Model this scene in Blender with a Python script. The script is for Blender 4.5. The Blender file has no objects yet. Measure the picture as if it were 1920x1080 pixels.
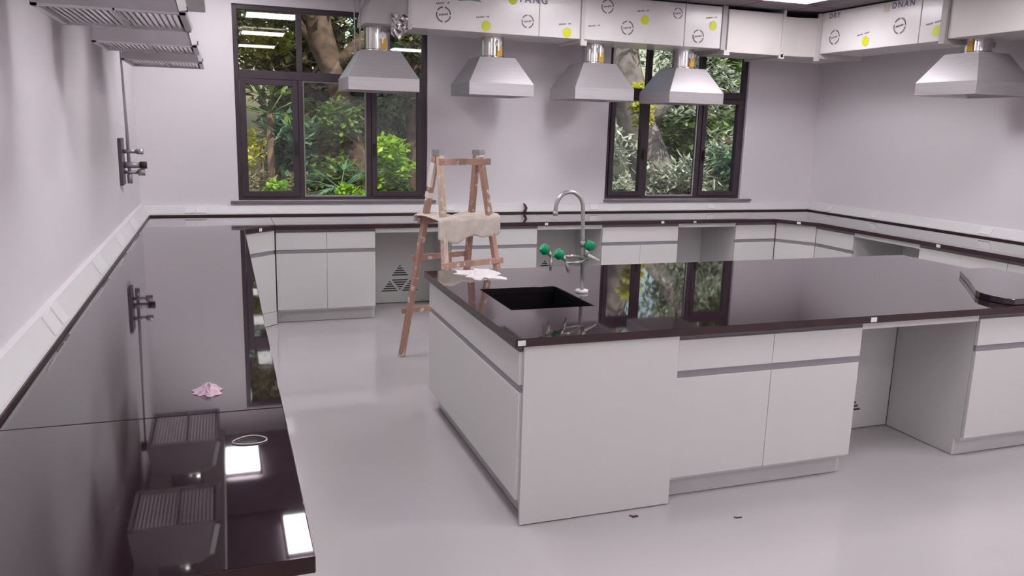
import bpy, math, random
from mathutils import Vector, Matrix
PI = math.pi
random.seed(7)
S = bpy.context.scene
COL = S.collection

# ------------------------------------------------------------------ camera
cam_d = bpy.data.cameras.new('camera'); cam = bpy.data.objects.new('camera', cam_d); COL.objects.link(cam)
r_ = Vector((0.94215414, -0.33406620, 0.02730121)); d_ = Vector((-0.04013801, -0.19331494, -0.98031540)); f_ = Vector((0.33276797, 0.92251239, -0.19554122))
m3 = Matrix((r_, -d_, -f_)).transposed()
cam.matrix_world = Matrix.Translation((0, 0, 1.7032)) @ m3.to_4x4()
cam_d.sensor_width = 36; cam_d.lens = 1507.68 * 36 / 1920; cam_d.clip_start = 0.05
S.camera = cam
# ------------------------------------------------------------------ world, sun, exposure
W = bpy.data.worlds.new('sky'); S.world = W; W.use_nodes = True
wn = W.node_tree.nodes; wl = W.node_tree.links
bg = wn['Background']
sky = wn.new('ShaderNodeTexSky'); sky.sky_type = 'NISHITA'; sky.sun_disc = False
sky.sun_elevation = math.radians(52); sky.sun_rotation = math.radians(200); sky.air_density = 1.6; sky.dust_density = 3
wl.new(sky.outputs[0], bg.inputs[0]); bg.inputs[1].default_value = 0.24
sun_d = bpy.data.lights.new('sun', 'SUN'); sun_d.energy = 7.0; sun_d.angle = math.radians(1.0); sun_d.color = (1, 0.95, 0.86)
sun = bpy.data.objects.new('sun', sun_d); COL.objects.link(sun)
sun.rotation_euler = Vector((-0.30, 0.62, -0.95)).to_track_quat('-Z', 'Y').to_euler()
S.view_settings.view_transform = 'Standard'; S.view_settings.look = 'None'
S.view_settings.gamma = 1; S.view_settings.use_curve_mapping = False
S.view_settings.exposure = 0.06
LIGHT_STRENGTH = 18.5

# ------------------------------------------------------------------ materials
def mat(name, col, rough=0.5, metal=0.0, var=0.04, scale=8.0, bump=0.0, bscale=60.0, ior=1.45, emit=None, stretch=None, coat=0.0, rvar=0.0, spot=None):
    m = bpy.data.materials.new(name); m.use_nodes = True
    n = m.node_tree.nodes; l = m.node_tree.links; p = n['Principled BSDF']
    tc = n.new('ShaderNodeTexCoord'); mp = n.new('ShaderNodeMapping'); l.new(tc.outputs['Object'], mp.inputs[0])
    if stretch: mp.inputs['Scale'].default_value = stretch
    nz = n.new('ShaderNodeTexNoise'); nz.inputs['Scale'].default_value = scale; nz.inputs['Detail'].default_value = 3
    l.new(mp.outputs[0], nz.inputs['Vector'])
    rp = n.new('ShaderNodeValToRGB')
    c0 = [max(0, c * (1 - var)) for c in col]; c1 = [min(1, c * (1 + var)) for c in col]
    rp.color_ramp.elements[0].color = (*c0, 1); rp.color_ramp.elements[1].color = (*c1, 1)
    rp.color_ramp.elements[0].position = 0.3; rp.color_ramp.elements[1].position = 0.7
    l.new(nz.outputs['Fac'], rp.inputs[0]); l.new(rp.outputs[0], p.inputs['Base Color'])
    if spot:
        n3 = n.new('ShaderNodeTexNoise'); n3.inputs['Scale'].default_value = 22; n3.inputs['Detail'].default_value = 2; l.new(tc.outputs['Object'], n3.inputs['Vector'])
        r3 = n.new('ShaderNodeValToRGB'); r3.color_ramp.elements[0].position = 0.60; r3.color_ramp.elements[1].position = 0.66; l.new(n3.outputs['Fac'], r3.inputs[0])
        mc = n.new('ShaderNodeMixRGB'); mc.inputs[2].default_value = (*spot, 1); l.new(r3.outputs[0], mc.inputs[0]); l.new(rp.outputs[0], mc.inputs[1]); l.new(mc.outputs[0], p.inputs['Base Color'])
    p.inputs['Roughness'].default_value = rough; p.inputs['Metallic'].default_value = metal; p.inputs['IOR'].default_value = ior
    p.inputs['Coat Weight'].default_value = coat; p.inputs['Coat Roughness'].default_value = 0.03
    if rvar:
        mr = n.new('ShaderNodeMapRange'); mr.inputs[3].default_value = max(0, rough - rvar); mr.inputs[4].default_value = rough + rvar
        l.new(nz.outputs['Fac'], mr.inputs[0]); l.new(mr.outputs[0], p.inputs['Roughness'])
    if bump:
        n2 = n.new('ShaderNodeTexNoise'); n2.inputs['Scale'].default_value = bscale; n2.inputs['Detail'].default_value = 4
        l.new(mp.outputs[0], n2.inputs['Vector'])
        b = n.new('ShaderNodeBump'); b.inputs['Strength'].default_value = bump; b.inputs['Distance'].default_value = 0.01
        l.new(n2.outputs['Fac'], b.inputs['Height']); l.new(b.outputs[0], p.inputs['Normal'])
    if emit:
        p.inputs['Emission Color'].default_value = (*emit[0], 1); p.inputs['Emission Strength'].default_value = emit[1]
    return m
M = dict(
    wall=mat('wall_paint', (0.86, 0.815, 0.845), 0.6, var=0.012, scale=1.5),
    floor=mat('floor_coating', (0.52, 0.49, 0.50), 0.06, var=0.02, scale=1.2, rvar=0.02, ior=1.5, bump=0.02, bscale=3),
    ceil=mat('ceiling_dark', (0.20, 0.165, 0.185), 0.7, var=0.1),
    grid=mat('ceiling_grid', (0.25, 0.22, 0.25), 0.5),
    top=mat('black_worktop', (0.024, 0.013, 0.017), 0.03, var=0.15, scale=40, ior=1.62, coat=0.5),
    topedge=mat('worktop_edge', (0.045, 0.022, 0.025), 0.28, var=0.15, ior=1.4),
    cab=mat('white_laminate', (0.66, 0.645, 0.635), 0.32, var=0.01, scale=2),
    cabg=mat('grey_plinth', (0.56, 0.54, 0.55), 0.4, var=0.02),
    groove=mat('aluminium_channel', (0.30, 0.28, 0.30), 0.45, metal=0.3),
    shade=mat('gap_shade', (0.20, 0.18, 0.19), 0.5),
    dark=mat('dark_gap', (0.03, 0.025, 0.025), 0.7),
    slot=mat('vent_slot_shade', (0.06, 0.06, 0.065), 0.7),
    trunk=mat('white_trunking', (0.80, 0.78, 0.78), 0.35, var=0.01),
    plate=mat('white_plate', (0.86, 0.84, 0.84), 0.3, var=0.01),
    steel=mat('brushed_steel', (0.54, 0.51, 0.525), 0.42, metal=0.55, var=0.06, scale=5, stretch=(1, 1, 30)),
    casing=mat('dull_steel', (0.36, 0.33, 0.345), 0.45, metal=0.3, var=0.05),
    pipe=mat('galvanised_pipe', (0.72, 0.70, 0.70), 0.22, metal=1.0, var=0.05),
    film=mat('duct_film', (0.74, 0.70, 0.70), 0.22, var=0.03, scale=4, bump=0.15, bscale=5),
    duct=mat('galvanised_duct', (0.60, 0.555, 0.545), 0.4, var=0.03, scale=3),
    flange=mat('duct_flange', (0.55, 0.52, 0.52), 0.4, metal=0.5),
    ductl=mat('grey_duct', (0.42, 0.39, 0.39), 0.5, var=0.05),
    slat=mat('filter_slat', (0.93, 0.89, 0.91), 0.2, metal=0.75, var=0.04),
    frame=mat('window_frame', (0.062, 0.042, 0.055), 0.4, var=0.1),
    sill=mat('grey_sill', (0.22, 0.19, 0.21), 0.35, var=0.08),
    gasket=mat('window_bead', (0.45, 0.44, 0.42), 0.5),
    wood=mat('ladder_wood', (0.44, 0.26, 0.205), 0.6, var=0.35, scale=6, stretch=(1, 1, 0.15), bump=0.2, spot=(0.66, 0.58, 0.53)),
    wood2=mat('ladder_wood_pale', (0.58, 0.43, 0.35), 0.65, var=0.25, scale=6, stretch=(1, 1, 0.15), bump=0.2, spot=(0.70, 0.62, 0.57)),
    splat=mat('paint_splash', (0.74, 0.68, 0.64), 0.6),
    sheet=mat('dust_sheet', (0.62, 0.54, 0.48), 0.75, var=0.12, scale=14, bump=0.3, bscale=18),
    paper=mat('white_paper', (0.80, 0.74, 0.75), 0.6, var=0.03),
    pinkfilm=mat('pink_film', (0.66, 0.48, 0.58), 0.3, var=0.2, scale=40),
    green=mat('green_knob', (0.0, 0.30, 0.12), 0.35, var=0.05),
    tap=mat('tap_steel', (0.46, 0.45, 0.44), 0.3, metal=0.7),
    tapw=mat('tap_white', (0.66, 0.72, 0.68), 0.35),
    sink=mat('sink_black', (0.006, 0.005, 0.007), 0.35, var=0.1),
    glue=mat('white_glue', (0.50, 0.48, 0.48), 0.5),
    brown=mat('brown_rubber', (0.10, 0.035, 0.03), 0.5),
    plumgrey=mat('valve_backplate', (0.10, 0.07, 0.10), 0.4),
    brass=mat('valve_metal', (0.36, 0.33, 0.35), 0.35, metal=0.6),
    blackcap=mat('black_cap', (0.02, 0.018, 0.012), 0.45),
    yellow=mat('print_yellow', (0.62, 0.66, 0.02), 0.4, var=0.05),
    orange=mat('damper_orange', (0.62, 0.36, 0.06), 0.45),
    ink=mat('print_grey', (0.16, 0.14, 0.15), 0.5),
    inkb=mat('print_blue', (0.16, 0.15, 0.26), 0.5),
    inkg=mat('print_green', (0.20, 0.32, 0.22), 0.5),
    bark=mat('tree_bark', (0.10, 0.062, 0.045), 0.9, var=0.5, scale=9, bump=0.6, bscale=14),
    bark2=mat('grey_bark', (0.15, 0.125, 0.12), 0.9, var=0.5, scale=6, bump=0.5, bscale=12),
    soil=mat('garden_soil', (0.12, 0.10, 0.07), 0.95, var=0.3),
    gwall=mat('grey_render', (0.24, 0.22, 0.23), 0.9, var=0.1),
    clay=mat('clay_red', (0.26, 0.10, 0.06), 0.8, var=0.15),
    light=mat('light_panel', (0.9, 0.9, 0.92), 0.4, var=0, emit=((1.0, 0.97, 1.0), LIGHT_STRENGTH)),
    lframe=mat('light_frame', (0.7, 0.68, 0.7), 0.4),
)
def glass_mat():
    m = bpy.data.materials.new('window_glass'); m.use_nodes = True
    n = m.node_tree.nodes; l = m.node_tree.links; n.clear()
    o = n.new('ShaderNodeOutputMaterial'); mx = n.new('ShaderNodeMixShader'); lw = n.new('ShaderNodeLayerWeight'); lw.inputs[0].default_value = 0.5
    pw = n.new('ShaderNodeMath'); pw.operation = 'POWER'; pw.inputs[1].default_value = 5.0; l.new(lw.outputs['Facing'], pw.inputs[0])
    fr = n.new('ShaderNodeMapRange'); fr.inputs[3].default_value = 0.045; fr.inputs[4].default_value = 1.0; l.new(pw.outputs[0], fr.inputs[0])
    t = n.new('ShaderNodeBsdfTransparent'); t.inputs[0].default_value = (0.90, 0.92, 0.91, 1)
    g = n.new('ShaderNodeBsdfGlossy'); g.inputs['Roughness'].default_value = 0.0
    l.new(fr.outputs[0], mx.inputs[0]); l.new(t.outputs[0], mx.inputs[1]); l.new(g.outputs[0], mx.inputs[2]); l.new(mx.outputs[0], o.inputs[0])
    return m
M['glass'] = glass_mat()
def leaf_mat(name, c0, c1, tr=0.35, scale=5.0):
    m = bpy.data.materials.new(name); m.use_nodes = True
    n = m.node_tree.nodes; l = m.node_tree.links; p = n['Principled BSDF']; out = n['Material Output']
    tc = n.new('ShaderNodeTexCoord'); nz = n.new('ShaderNodeTexNoise'); nz.inputs['Scale'].default_value = scale; nz.inputs['Detail'].default_value = 5
    l.new(tc.outputs['Object'], nz.inputs['Vector'])
    rp = n.new('ShaderNodeValToRGB'); rp.color_ramp.elements[0].position = 0.35; rp.color_ramp.elements[1].position = 0.65
    rp.color_ramp.elements[0].color = (*c0, 1); rp.color_ramp.elements[1].color = (*c1, 1)
    l.new(nz.outputs['Fac'], rp.inputs[0]); l.new(rp.outputs[0], p.inputs['Base Color']); p.inputs['Roughness'].default_value = 0.35
    t = n.new('ShaderNodeBsdfTranslucent'); l.new(rp.outputs[0], t.inputs[0])
    mx = n.new('ShaderNodeMixShader'); mx.inputs[0].default_value = tr
    l.new(p.outputs[0], mx.inputs[1]); l.new(t.outputs[0], mx.inputs[2]); l.new(mx.outputs[0], out.inputs[0])
    return m
M['leaf_dark'] = leaf_mat('leaf_dark', (0.025, 0.06, 0.02), (0.08, 0.14, 0.045))
M['leaf_mid'] = leaf_mat('leaf_mid', (0.05, 0.11, 0.03), (0.18, 0.26, 0.06))
M['leaf_lime'] = leaf_mat('leaf_lime', (0.16, 0.36, 0.03), (0.45, 0.62, 0.05), 0.5)
M['leaf_yellow'] = leaf_mat('leaf_yellow', (0.45, 0.46, 0.05), (0.72, 0.68, 0.12), 0.5)
M['leaf_blue'] = leaf_mat('leaf_blue', (0.06, 0.14, 0.08), (0.16, 0.28, 0.16))
M['leaf_olive'] = leaf_mat('leaf_olive', (0.09, 0.085, 0.045), (0.25, 0.23, 0.11))
M['leaf_pale'] = leaf_mat('leaf_pale', (0.16, 0.20, 0.12), (0.50, 0.54, 0.44), 0.3, 9)

# ------------------------------------------------------------------ mesh helpers
class MB:
    def __init__(s): s.v = []; s.f = []; s.sm = []
    def box(s, x0, x1, y0, y1, z0, z1):
        b = len(s.v)
        s.v += [(x0, y0, z0), (x1, y0, z0), (x1, y1, z0), (x0, y1, z0), (x0, y0, z1), (x1, y0, z1), (x1, y1, z1), (x0, y1, z1)]
        for q in ((0, 3, 2, 1), (4, 5, 6, 7), (0, 1, 5, 4), (1, 2, 6, 5), (2, 3, 7, 6), (3, 0, 4, 7)):
            s.f.append([b + i for i in q]); s.sm.append(False)
        return s
    def prism(s, pts, z0, z1, axis='z'):     # pts counter-clockwise; extruded along axis
        n = len(pts); b = len(s.v)
        def P(p, h): return {'z': (p[0], p[1], h), 'y': (p[0], h, p[1]), 'x': (h, p[0], p[1])}[axis]
        s.v += [P(p, z0) for p in pts] + [P(p, z1) for p in pts]
        s.f.append([b + i for i in reversed(range(n))]); s.f.append([b + n + i for i in range(n)]); s.sm += [False, False]
        for i in range(n):
            j = (i + 1) % n; s.f.append([b + i, b + j, b + n + j, b + n + i]); s.sm.append(False)
        return s
    def bar(s, a, c, w, t, up=(0, 0, 1)):    # rectangular bar between two points
        a = Vector(a); c = Vector(c); d = (c - a).normalized(); x = d.cross(Vector(up))
        if x.length < 1e-4: x = d.cross(Vector((0, 1, 0)))
        x.normalize(); y = x.cross(d).normalized(); b = len(s.v)
        for p in (a, c):
            for i, j in ((-1, -1), (1, -1), (1, 1), (-1, 1)): s.v.append(tuple(p + x * (i * w / 2) + y * (j * t / 2)))
        for q in ((3, 2, 1, 0), (4, 5, 6, 7), (0, 1, 5, 4), (1, 2, 6, 5), (2, 3, 7, 6), (3, 0, 4, 7)):
            s.f.append([b + i for i in q]); s.sm.append(False)
        return s
    def tube(s, pts, r, n=12, caps=True):
        pts = [Vector(p) for p in pts]; rs = r if isinstance(r, (list, tuple)) else [r] * len(pts)
        b = len(s.v); N = None
        for i, p in enumerate(pts):
            d = (pts[min(i + 1, len(pts) - 1)] - pts[max(i - 1, 0)]).normalized()
            if N is None:
                N = d.cross(Vector((0, 0, 1)))
                if N.length < 1e-3: N = d.cross(Vector((0, 1, 0)))
                N.normalize()
            else:
                N = (N - d * N.dot(d)).normalized()
            B = d.cross(N)
            for k in range(n):
                a = 2 * PI * k / n; s.v.append(tuple(p + (N * math.cos(a) + B * math.sin(a)) * rs[i]))
        for i in range(len(pts) - 1):
            for k in range(n):
                k2 = (k + 1) % n
                s.f.append([b + i * n + k, b + i * n + k2, b + (i + 1) * n + k2, b + (i + 1) * n + k]); s.sm.append(True)
        if caps:
            s.f.append([b + k for k in reversed(range(n))]); s.f.append([b + (len(pts) - 1) * n + k for k in range(n)]); s.sm += [False, False]
        return s
    def frustum(s, r0, z0, r1, z1):          # rects (x0,x1,y0,y1) joined, closed
        b = len(s.v)
        for (x0, x1, y0, y1), z in ((r0, z0), (r1, z1)): s.v += [(x0, y0, z), (x1, y0, z), (x1, y1, z), (x0, y1, z)]
        for q in ((3, 2, 1, 0), (4, 5, 6, 7), (0, 1, 5, 4), (1, 2, 6, 5), (2, 3, 7, 6), (3, 0, 4, 7)): s.f.append([b + i for i in q]); s.sm.append(False)
        return s
    def face(s, vs, smooth=False):
        b = len(s.v); s.v += [tuple(v) for v in vs]; s.f.append(list(range(b, b + len(vs)))); s.sm.append(smooth); return s
    def grid(s, fn, nu, nv, smooth=True):
        b = len(s.v)
        for j in range(nv + 1):
            for i in range(nu + 1): s.v.append(tuple(fn(i / nu, j / nv)))
        for j in range(nv):
            for i in range(nu):
                a = b + j * (nu + 1) + i; s.f.append([a, a + 1, a + nu + 2, a + nu + 1]); s.sm.append(smooth)
        return s
    def build(s, name, m, parent=None, bevel=0.0, seg=2, solid=0.0):
        off = Vector(WORLD.get(parent.name, (0, 0, 0))) if parent else Vector((0, 0, 0))
        me = bpy.data.meshes.new(name)
        me.from_pydata([tuple(Vector(v) - off) for v in s.v], [], s.f)
        me.polygons.foreach_set('use_smooth', s.sm); me.update()
        me.materials.append(M[m] if isinstance(m, str) else m)
        o = bpy.data.objects.new(name, me); COL.objects.link(o)
        if parent: o.parent = parent; WORLD[o.name] = tuple(off)
        if solid:
            q = o.modifiers.new('thickness', 'SOLIDIFY'); q.thickness = solid; q.offset = 0
        if bevel:
            q = o.modifiers.new('edge', 'BEVEL'); q.width = bevel; q.segments = seg; q.limit_method = 'ANGLE'; q.angle_limit = math.radians(40)
        return o
WORLD = {}
def tag(o, label=None, cat=None, group=None, kind=None):
    if label: o['label'] = label
    if cat: o['category'] = cat
    if group: o['group'] = group
    if kind: o['kind'] = kind
    return o
def empty(name, loc, rz=0.0, local=False, **k):
    # local=True: children are authored in the thing's own coordinates, else in world coordinates
    o = bpy.data.objects.new(name, None); COL.objects.link(o); o.location = loc; o.rotation_euler = (0, 0, rz); o.empty_display_size = 0.1
    WORLD[o.name] = (0, 0, 0) if local else tuple(loc)
    return tag(o, **k)
def copy_tree(o, parent=None):
    c = o.copy(); COL.objects.link(c)
    if parent: c.parent = parent
    for ch in [x for x in COL.objects if x.parent == o]: copy_tree(ch, c)
    return c

# ------------------------------------------------------------------ room
XW, XE, YW, YR, ZC = -0.69, 6.46, 7.74, -4.6, 2.90      # wall faces, ceiling
tag(MB().box(XW - 0.2, XE + 0.2, YR - 0.2, YW + 0.25, -0.2, 0).build('floor', 'floor'), kind='structure')
tag(MB().box(XW - 0.2, XW, YR - 0.2, YW + 0.25, 0, ZC + 0.3).build('wall_left', 'wall'), kind='structure')
tag(MB().box(XE, XE + 0.2, YR - 0.2, YW + 0.25, 0, ZC + 0.3).build('wall_right', 'wall'), kind='structure')
tag(MB().box(XW, XE, YR - 0.2, YR, 0, ZC + 0.3).build('wall_rear', 'wall'), kind='structure')
W1 = (0.125, 1.878, 0.985, 2.70); W2 = (3.805, 5.50, 0.985, 2.70)
wb = MB(); Y0, Y1 = YW, YW + 0.115
for x0, x1, z0, z1 in ((XW, W1[0], 0, ZC + .3), (W1[1], W2[0], 0, ZC + .3), (W2[1], XE, 0, ZC + .3), (W1[0], W1[1], 0, W1[2]), (W1[0], W1[1], W1[3], ZC + .3), (W2[0], W2[1], 0, W2[2]), (W2[0], W2[1], W2[3], ZC + .3)):
    wb.box(x0, x1, Y0, Y1, z0, z1)
tag(wb.build('wall_back', 'wall'), kind='structure')
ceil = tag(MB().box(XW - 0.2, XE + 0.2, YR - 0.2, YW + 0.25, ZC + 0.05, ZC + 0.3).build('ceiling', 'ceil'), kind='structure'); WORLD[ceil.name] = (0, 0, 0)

# light positions (x0,x1,y0,y1) on the 0.6 m ceiling grid
LIGHTS = [(-0.095, 0.215, 6.66, 7.26)] + [(0.30, 0.90, y - .3, y + .3) for y in (5.50, 3.45, 1.35)] + \
         [(2.60, 3.20, y - .3, y + .3) for y in (6.0, 4.10, 2.25, 0.2, -1.8, -3.6)] + [(4.52, 5.12, y - .3, y + .3) for y in (6.12, 4.15, 2.1, 0.1, -1.7, -3.6)]  # unseen panels near the back wall and at the rear are added to brighten walls
def hits(x0, x1, y0, y1): return any(x0 < l[1] - .01 and x1 > l[0] + .01 and y0 < l[3] - .01 and y1 > l[2] + .01 for l in LIGHTS)
proto = None
for i in range(12):
    for j in range(21):
        x0 = XW + i * 0.6; y0 = YW - (j + 1) * 0.6
        x1 = min(x0 + .6, XE)
        if x1 - x0 < .1 or y0 < YR - .5 or hits(x0, x1, y0, y0 + .6): continue
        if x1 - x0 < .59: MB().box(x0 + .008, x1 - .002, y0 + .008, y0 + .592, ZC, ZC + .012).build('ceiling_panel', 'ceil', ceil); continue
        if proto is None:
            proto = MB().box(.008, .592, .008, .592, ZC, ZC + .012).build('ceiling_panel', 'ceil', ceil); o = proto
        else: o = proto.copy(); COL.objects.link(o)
        o.location = (x0, y0, 0)
gb = MB()
for i in range(13): gb.box(XW + i * .6 - .006, XW + i * .6 + .006, YR, YW, ZC + .012, ZC + .05)
tag(gb.build('ceiling_grid_rails', 'grid', ceil), kind='stuff')
for k, (x0, x1, y0, y1) in enumerate(LIGHTS):
    if k == 10: lab, grp = 'square white ceiling light above the bend of the duct, top right', None
    elif k in (1, 2, 3): lab, grp = ['', 'white ceiling light nearest the left window, mirrored as topmost bright bar in its panes', 'white ceiling light mirrored as middle bright bar in the left window', 'white ceiling light mirrored as lowest bright bar in the left window'][k], None
    elif k == 0: lab, grp = 'narrow white ceiling light in the back left corner, mirrored in the left worktop', None
    else: lab, grp = 'square white ceiling light outside the picture, one of a set partly added to brighten the room', 'ceiling lights outside the picture'
    t = empty('ceiling_light', ((x0 + x1) / 2, (y0 + y1) / 2, ZC - .012), label=lab, cat='ceiling light', group=grp)
    b = MB()
    for a in ((x0, x1, y0, y0 + .02), (x0, x1, y1 - .02, y1), (x0, x0 + .02, y0 + .02, y1 - .02), (x1 - .02, x1, y0 + .02, y1 - .02)): b.box(*a, ZC - .012, ZC + .02)
    b.build('frame', 'lframe', t)
    MB().box(x0 + .02, x1 - .02, y0 + .02, y1 - .02, ZC - .008, ZC + .015).build('diffuser', 'light', t)

# ------------------------------------------------------------------ windows
def window(n, w, muls, tz, sill, sashes):
    x0, x1, z0, z1 = w
    t = empty('window_%d' % n, ((x0 + x1) / 2, YW + .06, z0), kind='structure')
    f = MB(); ya, yb = YW + .03, YW + .10; fw = .042
    f.box(x0, x0 + fw, ya, yb, z0, z1).box(x1 - fw, x1, ya, yb, z0, z1).box(x0 + fw, x1 - fw, ya, yb, z0, z0 + fw - .012).box(x0 + fw, x1 - fw, ya, yb, z1 - fw, z1)
    f.box(x0 + fw, x1 - fw, ya, yb, tz - .045, tz + .03)
    for m in muls: f.box(m - .022, m + .022, ya - .004, yb, z0 + fw - .012, tz - .045).box(m - .024, m + .024, ya - .004, yb, tz + .03, z1 - fw)
    f.build('window_frame', 'frame', t, bevel=.003)
    xs = [x0 + fw] + [v for m in muls for v in (m - .022, m + .022)] + [x1 - fw]
    for i in range(3):
        a, b = xs[2 * i], xs[2 * i + 1]
        MB().box(a, b, YW + .062, YW + .068, tz + .03, z1 - fw).build('pane', 'glass', t)
        za, zb = z0 + fw - .012, tz - .045
        if i in sashes:
            q = MB(); sw = .052; y2, y3 = YW + .012, YW + .085
            q.box(a + .002, a + sw, y2, y3, za + .002, zb - .002).box(b - sw, b - .002, y2, y3, za + .002, zb - .002).box(a + sw, b - sw, y2, y3, za + .002, za + sw).box(a + sw, b - sw, y2, y3, zb - sw, zb - .002)
            s = q.build('sash', 'frame', t, bevel=.003)
            MB().box(a + sw, b - sw, YW + .05, YW + .056, za + sw, zb - sw).build('pane', 'glass', s)
            hx = b - sw / 2 if i == 0 else a + sw / 2
            MB().box(hx - .012, hx + .012, y2 - .02, y2, 1.42, 1.50).box(hx - .008, hx + .008, y2 - .035, y2 - .02, 1.40, 1.52).build('sash_handle', 'blackcap', s)
        else:
            MB().box(a, b, YW + .062, YW + .068, za, zb).build('pane', 'glass', t)
            q = MB(); g = .012
            q.box(a, a + g, YW + .05, YW + .061, za, zb).box(b - g, b, YW + .05, YW + .061, za, zb).box(a + g, b - g, YW + .05, YW + .061, za, za + g).box(a + g, b - g, YW + .05, YW + .061, zb - g, zb)
            q.build('glazing_bead', 'gasket', t)
    MB().box(sill[0], sill[1], YW - .03, YW + .03, z0 - .028, z0 - .002).build('window_sill', 'sill', t, bevel=.004)
window(1, W1, (0.695, 1.318), 2.115, (0.055, 1.965), (0, 2))
window(2, W2, (4.285, 4.935), 2.115, (3.795, 5.64), (0, 2))

# ------------------------------------------------------------------ worktops
XL, YB, XR = -0.619, 7.667, 6.392
ZT, TH = 0.85, 0.036
def edge_faces(o):
    o.data.materials.append(M['topedge'])
    for p in o.data.polygons:
        if abs(p.normal.z) < .5: p.material_index = 1
    return o
wt = empty('perimeter_worktop', (0, 7.2, ZT - TH), label='long glossy black worktop running round three walls over white base cabinets', cat='worktop')
G = .0015; ZB = ZT - TH
edge_faces(MB().prism([(XW, 1.512), (0.144, 1.512), (0.144, 2.421 - G), (XW, 2.428 - G)], ZB, ZT).build('worktop_slab', 'top', wt, bevel=.003))
edge_faces(MB().prism([(XW, 2.428 + G), (0.144, 2.421 + G), (0.144, 6.70), (0.388, 6.925), (0.388, YW), (XW, YW)], ZB, ZT).build('worktop_slab', 'top', wt, bevel=.003))
edge_faces(MB().prism([(0.388 + G, 6.925), (2.95, 6.925), (2.95, YW), (0.388 + G, YW)], ZB, ZT).build('worktop_slab', 'top', wt, bevel=.003))
edge_faces(MB().prism([(2.95 + G, 6.925), (5.36, 6.915), (5.36, YW), (2.95 + G, YW)], ZB, ZT).build('worktop_slab', 'top', wt, bevel=.003))
edge_faces(MB().prism([(5.36 + G, 6.915), (5.605, 6.54), (5.605, 1.6), (XE, 1.6), (XE, YW), (5.36 + G, YW)], ZB, ZT).build('worktop_slab', 'top', wt, bevel=.003))
u = MB(); u.box(XW, XL + .002, 1.512, YB, ZT, ZT + .014).box(XW, XE, YB - .002, YW, ZT, ZT + .014).box(XR - .002, XE, 1.6, YB, ZT, ZT + .014)
u.build('upstand', 'topedge', wt)

SX0, SX1, SY0, SY1 = 1.268, 1.705, 3.515, 4.03       # sink opening
iw = empty('island_worktop', (2.93, 3.81, ZB), label='large glossy black island worktop with a square sink cut-out', cat='worktop')
IX0, IX1, IY0, IY1 = 1.107, 4.754, 3.006, 4.618
b = MB(); vs = []
O = [(IX0, IY0), (IX1, IY0), (IX1, IY1), (IX0, IY1)]; I = [(SX0, SY0), (SX1, SY0), (SX1, SY1), (SX0, SY1)]
b.v = [(x, y, ZT) for x, y in O + I] + [(x, y, ZB) for x, y in O + I]
for i in range(4):
    j = (i + 1) % 4
    b.f += [[i, j, 4 + j, 4 + i], [8 + j, 8 + i, 12 + i, 12 + j], [8 + i, 8 + j, j, i], [4 + i, 4 + j, 12 + j, 12 + i]]; b.sm += [False] * 4
isl = edge_faces(b.build('slab', 'top', iw, bevel=.003)); isl.data.materials.append(M['sink'])
for p in isl.data.polygons:
    if abs(p.normal.z) < .5 and SX0 - .1 < p.center.x + 2.93 < SX1 + .1 and SY0 - .1 < p.center.y + 3.81 < SY1 + .1: p.material_index = 2
sk = MB(); sx0, sx1, sy0, sy1 = SX0 - .006, SX1 + .006, SY0 - .006, SY1 + .006; zb = .60
for q in ([(sx0, sy0, zb), (sx1, sy0, zb), (sx1, sy1, zb), (sx0, sy1, zb)], [(sx0, sy0, ZB), (sx1, sy0, ZB), (sx1, sy0, zb), (sx0, sy0, zb)][::-1], [(sx1, sy0, ZB), (sx1, sy1, ZB), (sx1, sy1, zb), (sx1, sy0, zb)][::-1],
          [(sx1, sy1, ZB), (sx0, sy1, ZB), (sx0, sy1, zb), (sx1, sy1, zb)][::-1], [(sx0, sy1, ZB), (sx0, sy0, ZB), (sx0, sy0, zb), (sx0, sy1, zb)][::-1]): sk.face(q)
skt = empty('sink', (1.49, 3.77, .55), label='square matt black sink basin let into the island worktop', cat='sink')
sk.build('basin', 'sink', skt, solid=.006)
MB().tube([(1.49, 3.77, .604), (1.49, 3.77, .612)], .04, 20).build('drain', 'tap', skt)
MB().tube([(1.49, 3.77, .55), (1.49, 3.77, .598)], .022, 12).build('waste_pipe', 'blackcap', skt)
# loose slab with rounded corner on the island's right end
arc = [(4.03, 3.10), (4.75, 3.02)] if False else None
px = [(3.93, 3.030), (4.745, 3.030), (4.745, 3.87), (4.50, 3.87), (4.43, 3.82), (4.25, 3.615), (4.08, 3.43), (3.935, 3.275), (3.90, 3.22), (3.885, 3.14), (3.895, 3.06)]
MB().prism(px, ZT + .001, ZT + .034)
ls = MB().prism(px, ZT + .001, ZT + .034).build('loose_slab', 'top', bevel=.003)
tag(ls, 'loose black worktop offcut with a slanting rounded end lying on the island', 'worktop slab')

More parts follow.
